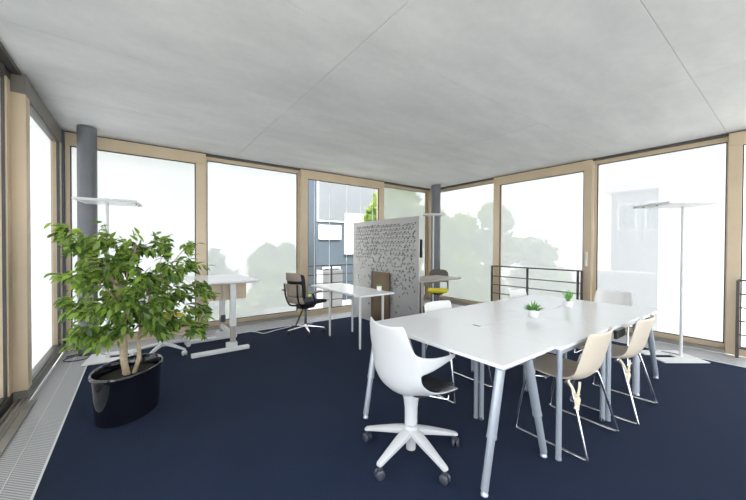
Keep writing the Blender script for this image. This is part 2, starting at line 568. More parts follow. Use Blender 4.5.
# right glazing
window('C', 3.964, YB-.05, False, 'recessed right glazed bay next to the corner column', 'screen_open', .03, .05)
w_c1 = window('C', 2.124, 3.964, True, 'right sliding door bay with handle and guard rail', 'screen_mid', .12, .142)
window('C', .584, 2.124, False, 'recessed right glazed bay behind the white floor lamp', None, .02, .045,
       screens=[(.584, 1.30, 'screen_dense'), (1.30, 2.124, 'screen_mid')])
window('C', -1.1, .584, True, 'clear right glazed bay with guard rail beside the wide post', None, .14, .12)
window('C', YF, -1.1, False, 'clear recessed right glazed bay meeting the plaster wall', None)

# shadow-gap fillers between frames and ceiling, plus corner posts
def wallpiece(name, label, wall, a0, a1):
    m = MB()
    wbox(m, wall, a0, a1, .03, .20, 2.8605, H+.02)
    o = m.build(name, 'gap')
    return struct(o, label, 'wall')
wallpiece('wall_left', 'dark shadow gap strip above the left glazing', 'A', YF, YB+.2)
wallpiece('wall_back', 'dark shadow gap strip above the back glazing', 'B', XA-.02, XC+.02)
wallpiece('wall_right', 'dark shadow gap strip above the right glazing', 'C', YF, YB+.2)
o = MB().box(XA-.10, XA+.019, YB-.058, YB+.16, 0, 2.86, .004).build('trim_4', 'cornerpost')
struct(o, 'dark blue-grey corner post between left and back glazing', 'trim')
o = MB().box(XC-.048, XC+.16, YB-.048, YB+.16, 0, 2.86, .004).build('trim_5', 'frame')
struct(o, 'champagne corner post between back and right glazing', 'trim')
o = MB().box(XA-.002, XA+.05, YF, 4.03, 0, .012).build('trim_6', 'track')
struct(o, 'metal floor track along the left glazing', 'trim')

# vertical white cords in the clear door
for x in (2.86, 3.20, 3.62, 3.98, 4.30):
    MB().box(x-.0035, x+.0035, YB+.085, YB+.092, .1, 2.70).build('blind_cord', 'cord', w_b3)
# door handle on the right sliding door
hd = MB().box(XC-.045, XC-.001, 2.165, 2.20, 1.05, 1.30, .006).build('door_handle', 'metal_bright', w_c1)
MB().box(XC-.075, XC-.046, 2.168, 2.197, 1.06, 1.16, .005).build('lever', 'metal_bright', hd)

# ------------------------------------------------------------------ columns
def column(x, y, r, label):
    t = thing('column', label, 'column', (x, y, 0))
    MB().lathe([(r, 0), (r, H-.012)], n=40).build('shaft', 'column', t, True)
    MB().lathe([(r+.004, -.004), (r+.004, .03)], n=40).build('base_collar', 'frame_dark', t, True)
    return t
column(-.496, 5.40, .098, 'dark grey round column behind the potted tree')
column(5.836, 5.312, .112, 'dark grey round column in the corner where back and right glazing meet')

# ------------------------------------------------------------------ guard rails
def guard_rail(label, p0, p1, posts, heights, group=None, ppair=None):
    p0, p1 = Vector(p0), Vector(p1)
    t = thing('guard_rail', label, 'railing', (p0.x, p0.y, 0))
    d = p1-p0
    for f in posts:
        q = d*f
        MB().box(q.x-.016, q.x+.016, q.y-.016, q.y+.016, .0, heights[0], .003).build('post', 'rail', t)
    for i, z in enumerate(heights):
        MB().tube([(0, 0, z), (d.x, d.y, z)], .0125 if i == 0 else .0095, 8).build('rail', 'rail', t, True)
    return t
guard_rail('dark steel guard rail across the right sliding door', (6.09, 3.945, 0), (6.09, 2.235, 0), (.0, .45, .965, 1.0), (.97, .76, .58, .40, .22))
guard_rail('dark steel guard rail beyond the wide post beside the floor lamp', (6.06, .475, 0), (6.06, -.95, 0), (0, .5, 1), (.97, .80, .63, .46, .29, .12))
guard_rail('dark steel guard rail outside the clear back door', (2.70, 5.97, -.1), (4.45, 5.97, -.1), (.0, .36, .7, 1), (.97, .78, .60, .42, .24))

# ================================================================== OUTSIDE
GZ = -4.2
o = MB().box(-70, 90, -60, 110, GZ-.5, GZ).build('ground', 'ground')
struct(o, 'pale ground outside the building', 'ground')
o = MB().box(2.4, 4.75, YB+.19, YB+1.75, -.35, -.1).build('balcony_slab', 'slab')
struct(o, 'small concrete balcony outside the clear back door', 'balcony')
t = thing('planter_box', 'white rectangular planter box on the balcony behind the narrow white desk', 'planter', (3.78, 6.86, -.1))
MB().box(-.27, .27, -.16, .16, 0, .90, .01).build('box_body', 'white_powder', t)
MB().box(-.25, .25, -.14, .14, .90, .905).build('soil_surface', 'soil', t)

def house(label, x0, x1, y0, y1, z0, z1, wallm, wins, side, roof=True):
    """wins: rectangles on the face that looks at the room: side 'S' (y0 face) or 'W' (x0 face)"""
    t = thing('apartment_house', label, 'building', ((x0+x1)/2, (y0+y1)/2, z0))
    cx, cy = (x0+x1)/2, (y0+y1)/2
    MB().box(x0-cx, x1-cx, y0-cy, y1-cy, 0, z1-z0).build('wall', wallm, t)
    if roof: MB().box(x0-cx-.3, x1-cx+.3, y0-cy-.3, y1-cy+.3, z1-z0, z1-z0+.35).build('roof', 'house_white', t)
    for wi, (a0, a1, b0, b1, m) in enumerate(wins):
        if side == 'S':
            y0 -= .03*wi/max(1, wi)
            f = MB().box(a0-cx, a1-cx, y0-cy-.08, y0-cy+.05, b0-z0, b1-z0).build('window' if m == 'house_glass' else 'wall_panel', 'house_white', t)
            MB().box(a0-cx+.08, a1-cx-.08, y0-cy-.1, y0-cy-.02, b0-z0+.08, b1-z0-.08).build('pane', m, f)
        else:
            f = MB().box(x0-cx-.08, x0-cx+.05, a0-cy, a1-cy, b0-z0, b1-z0).build('window' if m == 'house_glass' else 'wall_panel', 'house_white', t)
            MB().box(x0-cx-.1, x0-cx-.02, a0-cy+.08, a1-cy-.08, b0-z0+.08, b1-z0-.08).build('pane', m, f)
    return t
house('white apartment house with large windows behind the wide back bay', -9, 2.6, 18, 26, GZ, 5.2, 'house_white',
      [(x, x+1.9, z, z+1.5, 'house_glass') for x in (-7.8, -4.8, -1.6, .4) for z in (-2.6, .6, 3.0)], 'S')
# blue-grey neighbour seen through the clear door
house('blue-grey neighbouring house with white wall panels seen through the clear door', 7.95, 13.6, 16, 18.4, GZ, 6.4, 'house_grey',
      [(8.0, 13.5, 2.75, 6.3, 'house_light'), (8.1, 9.5, 1.75, 2.55, 'house_white'), (9.75, 11.2, .9, 3.3, 'house_white'), (12.0, 13.3, -.4, 1.2, 'house_glass'), (8.3, 9.4, -1.6, .2, 'house_glass')], 'S')
house('pale violet house beyond the bay of the white floor lamp', 20, 27, 3.6, 6.0, GZ, 4.2, 'house_violet',
      [(3.9, 4.6, 2.2, 3.6, 'house_glass'), (4.9, 5.7, 2.2, 3.6, 'house_glass')], 'W')
t = thing('balcony_fence', 'pale slatted balcony fence beyond the bay of the white floor lamp', 'fence', (11.0, 2.62, GZ))
MB().box(-.1, .1, -1.05, 1.05, 0, 4.9).build('fence_panel', 'house_white', t)
for i in range(14):
    y = -1.0+i*.15
    MB().box(-.18, -.1, y, y+.06, 3.6, 4.9).build('slat', 'house_violet', t)

def tree(label, x, y, zc, rx, rz, n, leafm, lsize=.22, seed=0, group=None):
    rnd = random.Random(seed)
    t = thing('garden_tree', label, 'tree', (x, y, GZ), 0, group)
    top = zc-GZ
    MB().tube([(0, 0, 0), (.05, .03, top*.5), (0, 0, top+rz*.4)], [.22, .16, .05], 8).build('trunk', 'treebark', t, True)
    blobs = []
    for i in range(16):
        a = rnd.uniform(0, 2*PI); u = rnd.uniform(-1, 1); q = rnd.uniform(.35, .8)
        blobs.append((math.cos(a)*rx*q*math.sqrt(1-u*u*.8), math.sin(a)*rx*q*math.sqrt(1-u*u*.8), top+u*rz*.72, rnd.uniform(.28, .5)*rx))
    vs, fs = [], []
    for i in range(n):
        bx, by, bz, br = rnd.choice(blobs)
        v = Vector((rnd.gauss(0, 1), rnd.gauss(0, 1), rnd.gauss(0, 1))).normalized()*br*rnd.uniform(.6, 1.05)
        c = Vector((bx, by, bz))+v
        a = Vector((rnd.gauss(0, 1), rnd.gauss(0, 1), rnd.gauss(0, .7))).normalized()
        b = a.cross(Vector((rnd.gauss(0, 1), rnd.gauss(0, 1), rnd.gauss(0, 1)))).normalized()
        s = lsize*rnd.uniform(.7, 1.3)
        k = len(vs)
        vs += [c-a*s, c+b*s*.5, c+a*s, c-b*s*.5]
        fs.append((k, k+1, k+2, k+3))
    me = bpy.data.meshes.new('foliage')
    me.from_pydata(vs, [], fs)
    me.materials.append(MT[leafm])
    o = link('foliage', me, t); o['kind'] = 'stuff'
    return t
tree('broad leafy tree outside the back bay between raised desk and clear door', 3.9, 12.0, -1.2, 1.7, 2.3, 4600, 'tree_leaf', .2, 1)
tree('rounded low tree outside the back bay beside the raised desk', .55, 13.0, -2.6, 1.5, 1.7, 3600, 'tree_leaf', .2, 2)
tree('tall pale tree outside the back bay next to the corner column', 9.8, 11.6, 1.0, 1.45, 3.8, 5200, 'tree_leaf', .24, 3)
tree('tall tree outside the right bay next to the corner column', 12.6, 8.9, .9, 1.6, 3.7, 5600, 'tree_leaf', .24, 4)
tree('tall spreading tree filling the right bay beside the corner column', 13.4, 12.6, .6, 1.75, 3.6, 5200, 'conifer_leaf', .24, 5)
tree('leafy tree outside the guarded sliding door', 13.5, 5.3, -1.4, 1.6, 2.0, 5000, 'tree_leaf', .22, 6)
tree('low leafy tree outside the bay of the white floor lamp', 17.2, 4.0, -1.6, 1.7, 1.8, 3600, 'tree_leaf', .22, 7)
tree('distant leafy tree behind the sliding door handle', 17.2, 8.4, .0, 1.7, 2.6, 4200, 'tree_leaf', .24, 9)
tree('distant tree standing beside the blue-grey neighbouring house', 5.9, 16.4, -.6, 1.5, 2.5, 4200, 'tree_leaf', .24, 10)
tree('narrow leafy tree between raised desk and the broad tree', 2.6, 15.2, -1.0, 1.3, 2.4, 3600, 'conifer_leaf', .22, 8)

#@@OBJECTS@@
# ================================================================== TABLES
def glide(mb, x, y, r=.018):
    mb.lathe([(r, 0), (r, .008), (r*.5, .012), (r*.5, .03)], (x, y, 0), 12)
def end_table(label, x0, x1, y0, y1, legs):
    """table on splayed round telescopic legs"""
    cx, cy = (x0+x1)/2, (y0+y1)/2
    t = thing('table', label, 'table', (cx, cy, 0))
    MB().box(x0-cx, x1-cx, y0-cy, y1-cy, .718, .74, .003).build('tabletop', 'white', t)
    f = MB()
    hx, hy = (x1-x0)/2, (y1-y0)/2
    for s in (-1, 1):
        f.box(-hx+.05, hx-.05, s*(hy-.055)-.018, s*(hy-.055)+.018, .688, .7175, .003)
        f.box(s*(hx-.13)-.015, s*(hx-.13)+.015, -hy+.07, hy-.07, .69, .7175, .003)
    f.build('under_frame', 'silver', t)
    for (tx, ty, bx, by) in legs:
        T, B = Vector((tx-cx, ty-cy, .705)), Vector((bx-cx, by-cy, .03))
        mid = T.lerp(B, .58)
        lg = MB().tube([T, mid], .0265, 20).tube([mid, B], .0215, 20).build('leg', 'silver', t, True)
        d = (B-T).normalized()
        MB().tube([mid-d*.012, mid+d*.004], .0285, 20).build('collar', 'silver', lg, True)
        g = MB(); g.lathe([(.020, 0), (.022, .008), (.018, .016), (.012, .034)], (B.x, B.y, 0), 14)
        g.build('foot', 'silver', lg, True)
    return t
def module_table(label, x0, x1, y0, y1, group=None):
    """small rectangular table on four straight legs"""
    cx, cy = (x0+x1)/2, (y0+y1)/2
    t = thing('table', label, 'table', (cx, cy, 0), 0, group)
    MB().box(x0-cx+.0008, x1-cx-.0008, y0-cy+.0008, y1-cy-.0008, .718, .74, .002).build('tabletop', 'white', t)
    hx, hy = (x1-x0)/2, (y1-y0)/2
    f = MB()
    for s in (-1, 1):
        f.box(-hx+.02, hx-.02, s*(hy-.03)-.012, s*(hy-.03)+.012, .682, .7175, .002)
        f.box(s*(hx-.03)-.012, s*(hx-.03)+.012, -hy+.043, hy-.043, .682, .7175, .002)
    f.build('under_frame', 'silver', t)
    for sx in (-1, 1):
        for sy in (-1, 1):
            px, py = sx*(hx-.026), sy*(hy-.024)
            lg = MB().lathe([(.0175, .012), (.0175, .7165)], (px, py, 0), 16).build('leg', 'silver', t, True)
            if (sx, sy) != (-1, -1):
                w = MB()
                for k in (-.010, .010):
                    w.lathe([(.004, k-.007), (.016, k-.007), (.016, k+.007), (.004, k+.007)], (px, py, .016), 14, axis='x')
                w.build('caster', 'caster', lg, True)
            else:
                MB().lathe([(.019, 0), (.019, .013)], (px, py, 0), 14).build('foot', 'silver', lg, True)
    return t
T1 = end_table('white table with splayed silver legs beside the white swivel chair', 1.575, 2.168, .945, 2.165,
    [(1.655, 1.01, 1.545, 1.035), (1.90, .985, 2.150, 1.0), (1.60, 2.09, 1.475, 2.075), (1.90, 2.12, 2.14, 2.10)])
M1 = module_table('white module table above the beige chair that carries a long tied ribbon', 2.170, 2.985, .905, 1.528)
M2 = module_table('white module table with the black cable slot', 2.170, 2.985, 1.530, 2.165)
M3 = module_table('white module table above the beige chair with black clip beside it', 2.987, 3.715, .885, 1.528)
M4 = module_table('white module table between the two far-side white chairs', 2.987, 3.715, 1.530, 2.165)
T4 = end_table('white end table with splayed legs nearest the white floor lamp', 3.718, 4.31, .862, 2.15,
    [(3.82, .93, 3.745, .905), (4.15, .93, 4.40, .905), (3.79, 2.08, 3.738, 2.10), (4.285, 2.08, 4.45, 2.10)])
MB().box(2.203, 2.217, 1.532, 1.60, .7402, .7425, .0008).build('cable_slot', 'black', M2).location = (-M2.location.x, -M2.location.y, 0)
o = MB().box(3.03, 3.22, .858, .882, .655, .722, .004).build('power_clip', 'black', M3, label='black plastic clip at the table edge')
o.location = (-M3.location.x, -M3.location.y, 0)

# ------------------------------------------------------------------ succulents
def succulent(label, x, y, z, n, L, spread, seed, potr=.032):
    rnd = random.Random(seed)
    t = thing('succulent', label, 'plant', (x, y, z))
    MB().lathe([(potr*.80, 0), (potr*.98, .012), (potr, .062), (potr*.93, .066), (potr*.9, .056), (.002, .056)], n=24).build('pot', 'pot_white', t, True)
    for i in range(n):
        a = i*2.399+rnd.uniform(-.2, .2)
        tilt = spread*math.sqrt((i+.5)/n)
        l = L*rnd.uniform(.8, 1.1)
        d = Vector((math.cos(a)*math.sin(tilt), math.sin(a)*math.sin(tilt), math.cos(tilt)))
        sd_ = Vector((-math.sin(a), math.cos(a), 0))
        nn = d.cross(sd_)
        b = Vector((d.x*.010, d.y*.010, .056))
        m = MB()
        rings = []
        for f, w in ((0, .55), (.3, 1), (.65, .75), (1, .06)):
            c = b+d*l*f+Vector((0, 0, -.012*math.sin(tilt)*f*f))
            ww = .0085*w
            rings.append([m.bm.verts.new(c+sd_*ww), m.bm.verts.new(c+nn*ww*.45), m.bm.verts.new(c-sd_*ww), m.bm.verts.new(c-nn*ww*.45)])
        for A, B in zip(rings, rings[1:]):
            for k in range(4): m.bm.faces.new((A[k], A[(k+1) % 4], B[(k+1) % 4], B[k]))
        m.build('leaf', 'succulent', t, True)
    return t
succulent('bushy succulent in white pot on the joined white tables', 2.902, 1.455, .7415, 44, .098, 1.3, 1, .042)
succulent('upright spiky succulent in white pot near the table end', 3.68, 1.475, .7415, 22, .125, .55, 2, .042)
succulent('tiny succulent in white pot on the narrow white desk', 2.80, 3.62, .7415, 12, .05, .9, 3, .036)

# ================================================================== CHAIRS
def base5(t, r, hub_r, legw, zhub, zend, mbase, mcast, rot=0, wheel=.028, post=(.42, .025), hubz=None, lowpost=None):
    hub = MB().lathe([(hub_r*.8, zhub-.035), (hub_r, zhub-.02), (hub_r, zhub+.02), (hub_r*.75, zhub+.035)], n=20).build('hub', mbase, t, True)
    MB().lathe([(post[1], zhub), (post[1], post[0])], n=18).build('gas_post', mbase, t, True)
    if lowpost: MB().lathe([(lowpost, .03), (lowpost, zhub)], n=18).build('post_sleeve', mbase, hub, True)
    for k in range(5):
        a = rot+k*2*PI/5
        c, s = math.cos(a), math.sin(a)
        secs = []
        for f, w, hh in ((.0, 1, 1), (.35, .85, .85), (.75, .62, .6), (.97, .5, .48), (1.0, .4, .3)):
            rr = hub_r*.5+(r-hub_r*.5)*f
            zc = zhub+(zend-zhub)*(f**1.15)
            secs.append((rr, zc, legw*w, legw*.62*hh))
        P = []
        for rr, zc, w, hh in secs:
            row = []
            for q in range(13):
                b = 2*PI*q/12
                y, z = w/2*math.copysign(abs(math.cos(b))**.6, math.cos(b)), hh/2*math.copysign(abs(math.sin(b))**.6, math.sin(b))
                row.append((rr*c-y*s, rr*s+y*c, zc+z))
            P.append(row)
        arm = MB().grid(P)
        arm.bm.faces.new([arm.bm.verts.new(p) for p in P[-1][:-1]])
        arm = arm.build('base_arm', mbase, t, True, .0004)
        w = MB()
        cx, cy = (r-.012)*c, (r-.012)*s
        b = a+1.1+k*.8
        for e in (-1, 1):
            rings = [(.006, e*.006), (wheel*.9, e*.006), (wheel, e*.011), (wheel, e*.020), (wheel*.8, e*.025), (.005, e*.026)]
            m2 = MB().lathe(rings, (0, 0, 0), 20, axis='x')
            m2.xf(Matrix.Translation((cx, cy, wheel)) @ Matrix.Rotation(b, 4, 'Z'))
            me = bpy.data.meshes.new('tmp'); m2.bm.to_mesh(me); m2.bm.free(); w.bm.from_mesh(me); bpy.data.meshes.remove(me)
        w.lathe([(.009, wheel), (.009, max(wheel+.01, zend))], (cx, cy, 0), 10)
        w.build('caster', mcast, arm, True)

def solid(o, th, sub=1, off=0):
    m = o.modifiers.new('thickness', 'SOLIDIFY'); m.thickness = th; m.offset = off
    if sub:
        b = o.modifiers.new('smooth', 'SUBSURF'); b.levels = sub; b.render_levels = sub
    return o

# --- white one-piece swivel armchair
def spoon_chair(label, x, y, rz, seat_mat='navy_fabric', shell='white_plastic', base_rot=0, group=None):
    t = thing('swivel_chair', label, 'chair', (x, y, 0), rz, group)
    # rows: centre x, centre z, half width, forward wrap and lift of the side edge
    prof = [(.215, .430, .200, 0, .012), (.16, .440, .218, 0, .02), (.06, .430, .232, 0, .035), (-.06, .424, .240, 0, .07), (-.15, .436, .244, .03, .10),
            (-.205, .475, .245, .05, .09), (-.228, .535, .244, .062, .06), (-.238, .60, .242, .07, .025), (-.245, .655, .238, .07, .012), (-.250, .71, .230, .06, .008),
            (-.256, .755, .222, .05, .003), (-.266, .82, .205, .045, 0), (-.276, .875, .182, .04, .008), (-.28, .895, .170, .04, .02)]
    NT = 12
    P = []
    for i, (px, pz, hw, dx, dz) in enumerate(prof):
        P.append([(px+dx*abs(q)**2.4, hw*q, pz+dz*abs(q)**2.4) for q in [-1+2*j/NT for j in range(NT+1)]])
    sh = MB().grid(P)
    # arms: bands from the back edges sweeping forward
    for e in (-1, 1):
        jj = NT if e > 0 else 0
        edge = [Vector(P[i][jj]) for i in (7, 8, 9, 10)]
        n = 9
        rows = [edge]
        low_tip, top_tip = Vector((.145, e*.222, .674)), Vector((.152, e*.220, .698))
        UP = bez(edge[-1], Vector((-.16, e*.238, .712)), Vector((.0, e*.242, .694)), top_tip, n)
        LO = bez(edge[0], Vector((-.10, e*.256, .628)), Vector((.0, e*.246, .65)), low_tip, n)
        for q in range(1, n+1):
            rows.append([LO[q].lerp(UP[q], k/3) for k in range(4)])
        sh.grid(rows)
    shell_o = sh.build('shell', shell, t, True, .0008)
    solid(shell_o, .013, 1, 0)
    # black seat pad following the seat
    Q = []
    for fx, fz, hw in ((.215, .452, .17), (.14, .468, .19), (.03, .458, .198), (-.08, .452, .198), (-.155, .466, .19)):
        Q.append([(fx, hw*(-1+2*j/8), fz+.012*abs(-1+2*j/8)**2) for j in range(9)])
    pad = MB().grid(Q).build('seat_pad', seat_mat, t, True)
    solid(pad, .022, 1, 0)
    # spine under the seat turning into the post
    spine = MB()
    secs = []
    for (cx, cz, wy, wx) in ((.125, .418, .085, .014), (.06, .408, .085, .02), (-.01, .396, .075, .03)):
        pass
    spine.box(-.07, .13, -.042, .042, .392, .418, .01)
    spine.lathe([(.044, .20), (.045, .30), (.052, .36), (.066, .412)], (-.03, 0, 0), 20, 1.0, .9)
    spine.build('seat_carrier', shell, t, True)
    MB().box(.04, .13, -.05, -.0425, .400, .415, .003).build('wood_inlay', 'greige', t, label='beige inlay strip under the seat')
    MB().tube(smooth_path([(.05, -.05, .385), (.11, -.12, .378), (.15, -.155, .372), (.16, -.158, .395)], 4), .005, 8).build('height_lever', 'chrome', t, True)
    MB().lathe([(.034, .188), (.034, .203)], (-.03, 0, 0), 20).build('post_ring', 'metal_bright', t, True)
    cb = bpy.data.objects.new('swivel_base', None); COL.objects.link(cb); cb.parent = t; cb.location = (-.03, 0, 0)
    base5(cb, .335, .05, .08, .155, .085, shell, 'caster', base_rot, .029, (.19, .03), lowpost=.032)
    return t
spoon_chair('white one-piece swivel armchair with dark seat pad at the splayed-leg table', 1.50, 1.545, R(-2), 'black_fabric', 'white_plastic', R(72*2+50))

# --- sled chair
def sled_chair(label, x, y, rz, shell='beige_shell', tie=None, group=None, seed=0):
    """x right, y forward (towards the table)"""
    t = thing('sled_chair', label, 'chair', (x, y, 0), rz, group)
    prof = [(.268, .435, .195), (.258, .458, .205), (.15, .455, .222), (.03, .440, .228), (-.06, .436, .230), (-.125, .446, .230), (-.175, .485, .228),
            (-.203, .55, .224), (-.225, .64, .217), (-.245, .72, .208), (-.262, .79, .199), (-.265, .806, .190)]
    P = []
    for i, (py, pz, hw) in enumerate(prof):
        row = []
        for j in range(11):
            s = -1+2*j/10
            k = abs(s)**2.6
            if i < 4: dy, dz = 0, .022*k
            elif i < 7: dy, dz = .035*k, .035*k
            else: dy, dz = .055*k, 0
            row.append((hw*s, py+dy, pz+dz))
        P.append(row)
    o = MB().grid(P).build('shell', shell, t, True)
    solid(o, .011, 1, 0)
    for s in (-1, 1):
        X = s*.275
        pts = [(s*.17, .06, .425), (s*.235, .12, .432), (s*.255, .17, .418), (X, .235, .05), (X, .238, .022), (X, .215, .008), (X, 0, .008),
               (X, -.215, .008), (X, -.238, .02), (X, -.232, .05), (s*.235, -.135, .40), (s*.21, -.11, .428), (s*.15, -.06, .428)]
        MB().tube(smooth_path(pts, 5), .0092, 10).build('sled_frame', 'chrome', t, True)
    m = MB()
    m.tube([(-.2, .06, .426), (.2, .06, .426)], .0065, 8)
    m.tube([(-.18, -.06, .428), (.18, -.06, .428)], .0065, 8)
    m.build('cross_bar', 'chrome', t, True)
    if tie is not None:
        side, L = tie
        X = side*.238
        r = MB()
        def strip(pts, w):
            pts = smooth_path(pts, 5)
            A, B = [], []
            for i, p in enumerate(pts):
                d = (pts[min(i+1, len(pts)-1)]-pts[max(i-1, 0)]).normalized()
                sd_ = d.cross(Vector((.6, .8, .1))).normalized()*w/2
                A.append(p-sd_); B.append(p+sd_)
            r.grid([A, B])
        strip([(X-.018, -.115, .475), (X-.012, -.14, .432), (X+.0, -.152, .392), (X+.01, -.155, .385)], .017)
        strip([(X+.034, -.165, .475), (X+.026, -.165, .432), (X+.014, -.162, .395), (X+.004, -.16, .385)], .017)
        strip([(X, -.158, .392), (X+.012, -.168, .36), (X+.004, -.165, .33), (X+.010, -.16, L)], .026)
        strip([(X+.005, -.15, .392), (X-.014, -.16, .365), (X-.010, -.165, .34), (X-.018, -.16, L+.02)], .022)
        strip([(X-.016, -.15, .385), (X+.0, -.172, .398), (X+.018, -.16, .385)], .022)
        rb = r.build('tied_ribbon', 'ribbon', t, True, label='cream fabric ribbon tied to the rear frame')
        solid(rb, .003, 0, 0)
    return t
sled_chair('beige shell chair with ribbon tied on its frame beside the splayed table leg', 2.590, 1.045, R(0), tie=(-1, .285))
sled_chair('beige shell chair with crumpled ribbon, beside the black table clip', 3.380, .985, R(1), tie=(-1, .30))
sled_chair('white shell chair across the table behind the cable slot', 2.50, 2.03, R(180), 'white_shell')
sled_chair('white shell chair across the end table behind the bushy succulent', 4.05, 2.03, R(180), 'white_shell')
sled_chair('white shell chair at the far table end in front of right glazing', 4.78, 1.46, R(90), 'white_shell')

# --- black office chair with taupe back
t = thing('office_chair', 'black and taupe office chair on chrome casters at the narrow white desk', 'chair', (2.165, 4.72, 0), R(20))
base5(t, .30, .035, .045, .10, .072, 'chrome', 'black', R(20), .028, (.40, .022))
Q = []
for fx, fz, hw in ((.30, .46, .20), (.24, .485, .235), (.1, .485, .245), (-.08, .48, .24), (-.19, .49, .21)):
    Q.append([(fx, hw*(-1+2*j/6), fz+.018*abs(-1+2*j/6)**2) for j in range(7)])
solid(MB().grid(Q).build('seat', 'black_fabric', t, True), .06, 1, 0)
MB().box(-.12, .12, -.09, .09, .39, .45, .015).build('tilt_mechanism', 'black', t)
def backpad(name, m, z0, z1, w0, w1, bulge, th, xo=0, n=6):
    P = []
    for i in range(n+1):
        f = i/n
        z = z0+(z1-z0)*f
        w = w0+(w1-w0)*f
        P.append([(-.245-.10*(z-.55)+xo+.06*abs(s)**2-bulge*math.sin(f*PI), w*s, z) for s in [-1+2*j/6 for j in range(7)]])
    return solid(MB().grid(P).build(name, m, t, True), th, 1, 0)
backpad('backrest', 'black_fabric', .56, .95, .19, .205, -.02, .03)
backpad('lumbar_pad', 'taupe_mesh', .60, .80, .16, .17, .0, .035, -.035)
backpad('head_pad', 'taupe_mesh', .84, .97, .17, .15, .0, .03, -.03)
backpad('seat_shell', 'taupe_mesh', .50, .60, .20, .17, .02, .03, -.02)
for s in (-1, 1):
    MB().tube(smooth_path([(-.10, s*.10, .43), (-.22, s*.12, .46), (-.29, s*.13, .60), (-.31, s*.14, .80)], 5), .014, 8).build('back_bracket', 'black', t, True)
    ar = MB().tube(smooth_path([(-.02, s*.20, .45), (-.06, s*.27, .50), (-.10, s*.275, .60), (-.12, s*.275, .66)], 5), .016, 8).build('armrest', 'black', t, True)
    MB().box(-.22, .06, s*.275-.035, s*.275+.035, .66, .69, .012).build('arm_pad', 'taupe_mesh', ar)
MB().tube([(-.02, .02, .40), (-.20, .02, .12)], .012, 8).build('lever_rod', 'black', t, True)

# --- white swivel chair with yellow pad at the raised desk (behind the tree)
t = thing('swivel_chair', 'white swivel chair with yellow seat pad behind the potted tree', 'chair', (.27, 4.85, 0), R(20))
base5(t, .33, .045, .065, .13, .075, 'white_plastic', 'white_powder', R(3), .030, (.42, .026))
P = []
for i, (px, pz, hw) in enumerate([(.22, .45, .20), (.1, .455, .22), (-.05, .45, .225), (-.15, .46, .22), (-.21, .52, .21), (-.235, .62, .20), (-.25, .72, .18), (-.26, .78, .15)]):
    P.append([(px+(.05*abs(s)**2.4 if i > 3 else 0), hw*s, pz+(.02*abs(s)**2.4 if i < 5 else 0)) for s in [-1+2*j/8 for j in range(9)]])
solid(MB().grid(P).build('shell', 'white_plastic', t, True), .014, 1, 0)
Q = [[(fx, hw*(-1+2*j/6), fz) for j in range(7)] for fx, fz, hw in ((.21, .475, .17), (.12, .487, .19), (-.02, .482, .195), (-.14, .485, .18))]
solid(MB().grid(Q).build('seat_pad', 'yellow', t, True), .035, 1, 0)
MB().box(-.09, .09, -.06, .06, .40, .44, .012).build('seat_carrier', 'white_plastic', t)

# --- brown chair with yellow seat behind the far desk
t = thing('task_chair', 'taupe task chair with yellow seat behind the perforated partition', 'chair', (5.02, 4.50, 0), R(218))
base5(t, .27, .035, .045, .10, .072, 'taupe_dark', 'black', R(10), .027, (.40, .022))
Q = [[(fx, hw*(-1+2*j/6), fz) for j in range(7)] for fx, fz, hw in ((.23, .455, .18), (.12, .475, .21), (-.05, .472, .215), (-.2, .475, .19))]
solid(MB().grid(Q).build('seat', 'yellow', t, True), .06, 1, 0)
P = []
for i in range(6):
    f = i/5
    w = .205*(1 if f < .75 else 1-.35*((f-.75)/.25)**2)
    P.append([(-.235-.03*f+.035*s*s, w*s, .62+.27*f) for s in [-1+2*j/6 for j in range(7)]])
solid(MB().grid(P).build('backrest', 'taupe_dark', t, True), .03, 1, 0)
for s in (-1, 1):
    MB().tube(smooth_path([(-.02, s*.10, .425), (-.20, s*.17, .43), (-.26, s*.19, .50), (-.27, s*.185, .72)], 5), .016, 8).build('back_support', 'taupe_dark', t, True)
MB().box(-.1, .1, -.1, .1, .395, .44, .01).build('tilt_mechanism', 'black', t)

# ================================================================== DESKS
# raised sit-stand desk
t = thing('standing_desk', 'raised white standing desk with beige side panel beside the potted tree', 'desk', (1.0, 4.78, 0))
def deskbox(name, m, x0, x1, y0, y1, z0, z1, bev=.003, parent=None):
    return MB().box(x0-1.0, x1-1.0, y0-4.78, y1-4.78, z0, z1, bev).build(name, m, parent or t)
tp = MB().prism([(.55-1, 4.40-4.78), (1.12-1, 4.36-4.78), (1.36-1, 4.45-4.78), (1.30-1, 5.48-4.78), (.55-1, 5.48-4.78)], .896, .92, None, .003).build('tabletop', 'white', t)
MB().prism([(.552-1, 4.402-4.78), (1.12-1, 4.362-4.78), (1.357-1, 4.451-4.78), (1.297-1, 5.478-4.78), (.552-1, 5.478-4.78)], .887, .8955).build('edge_band', 'greige', tp)
pn = MB().prism([(-.40, 0), (.175, 0), (.19, .015), (.19, .215), (-.40, .215)], 0, .02,
    Matrix.Translation((0, -.30, .885)) @ Matrix.Rotation(R(-90), 4, 'X') @ Matrix.Identity(4))
pn.build('side_panel', 'greige', t, label='beige modesty panel with rounded corner')
for px in (.0,):
    deskbox('panel_bracket', 'greige_metal', .885, .91, 4.452, 4.478, .69, .885)
deskbox('panel_bracket', 'greige_metal', .62, .645, 4.452, 4.478, .69, .885)
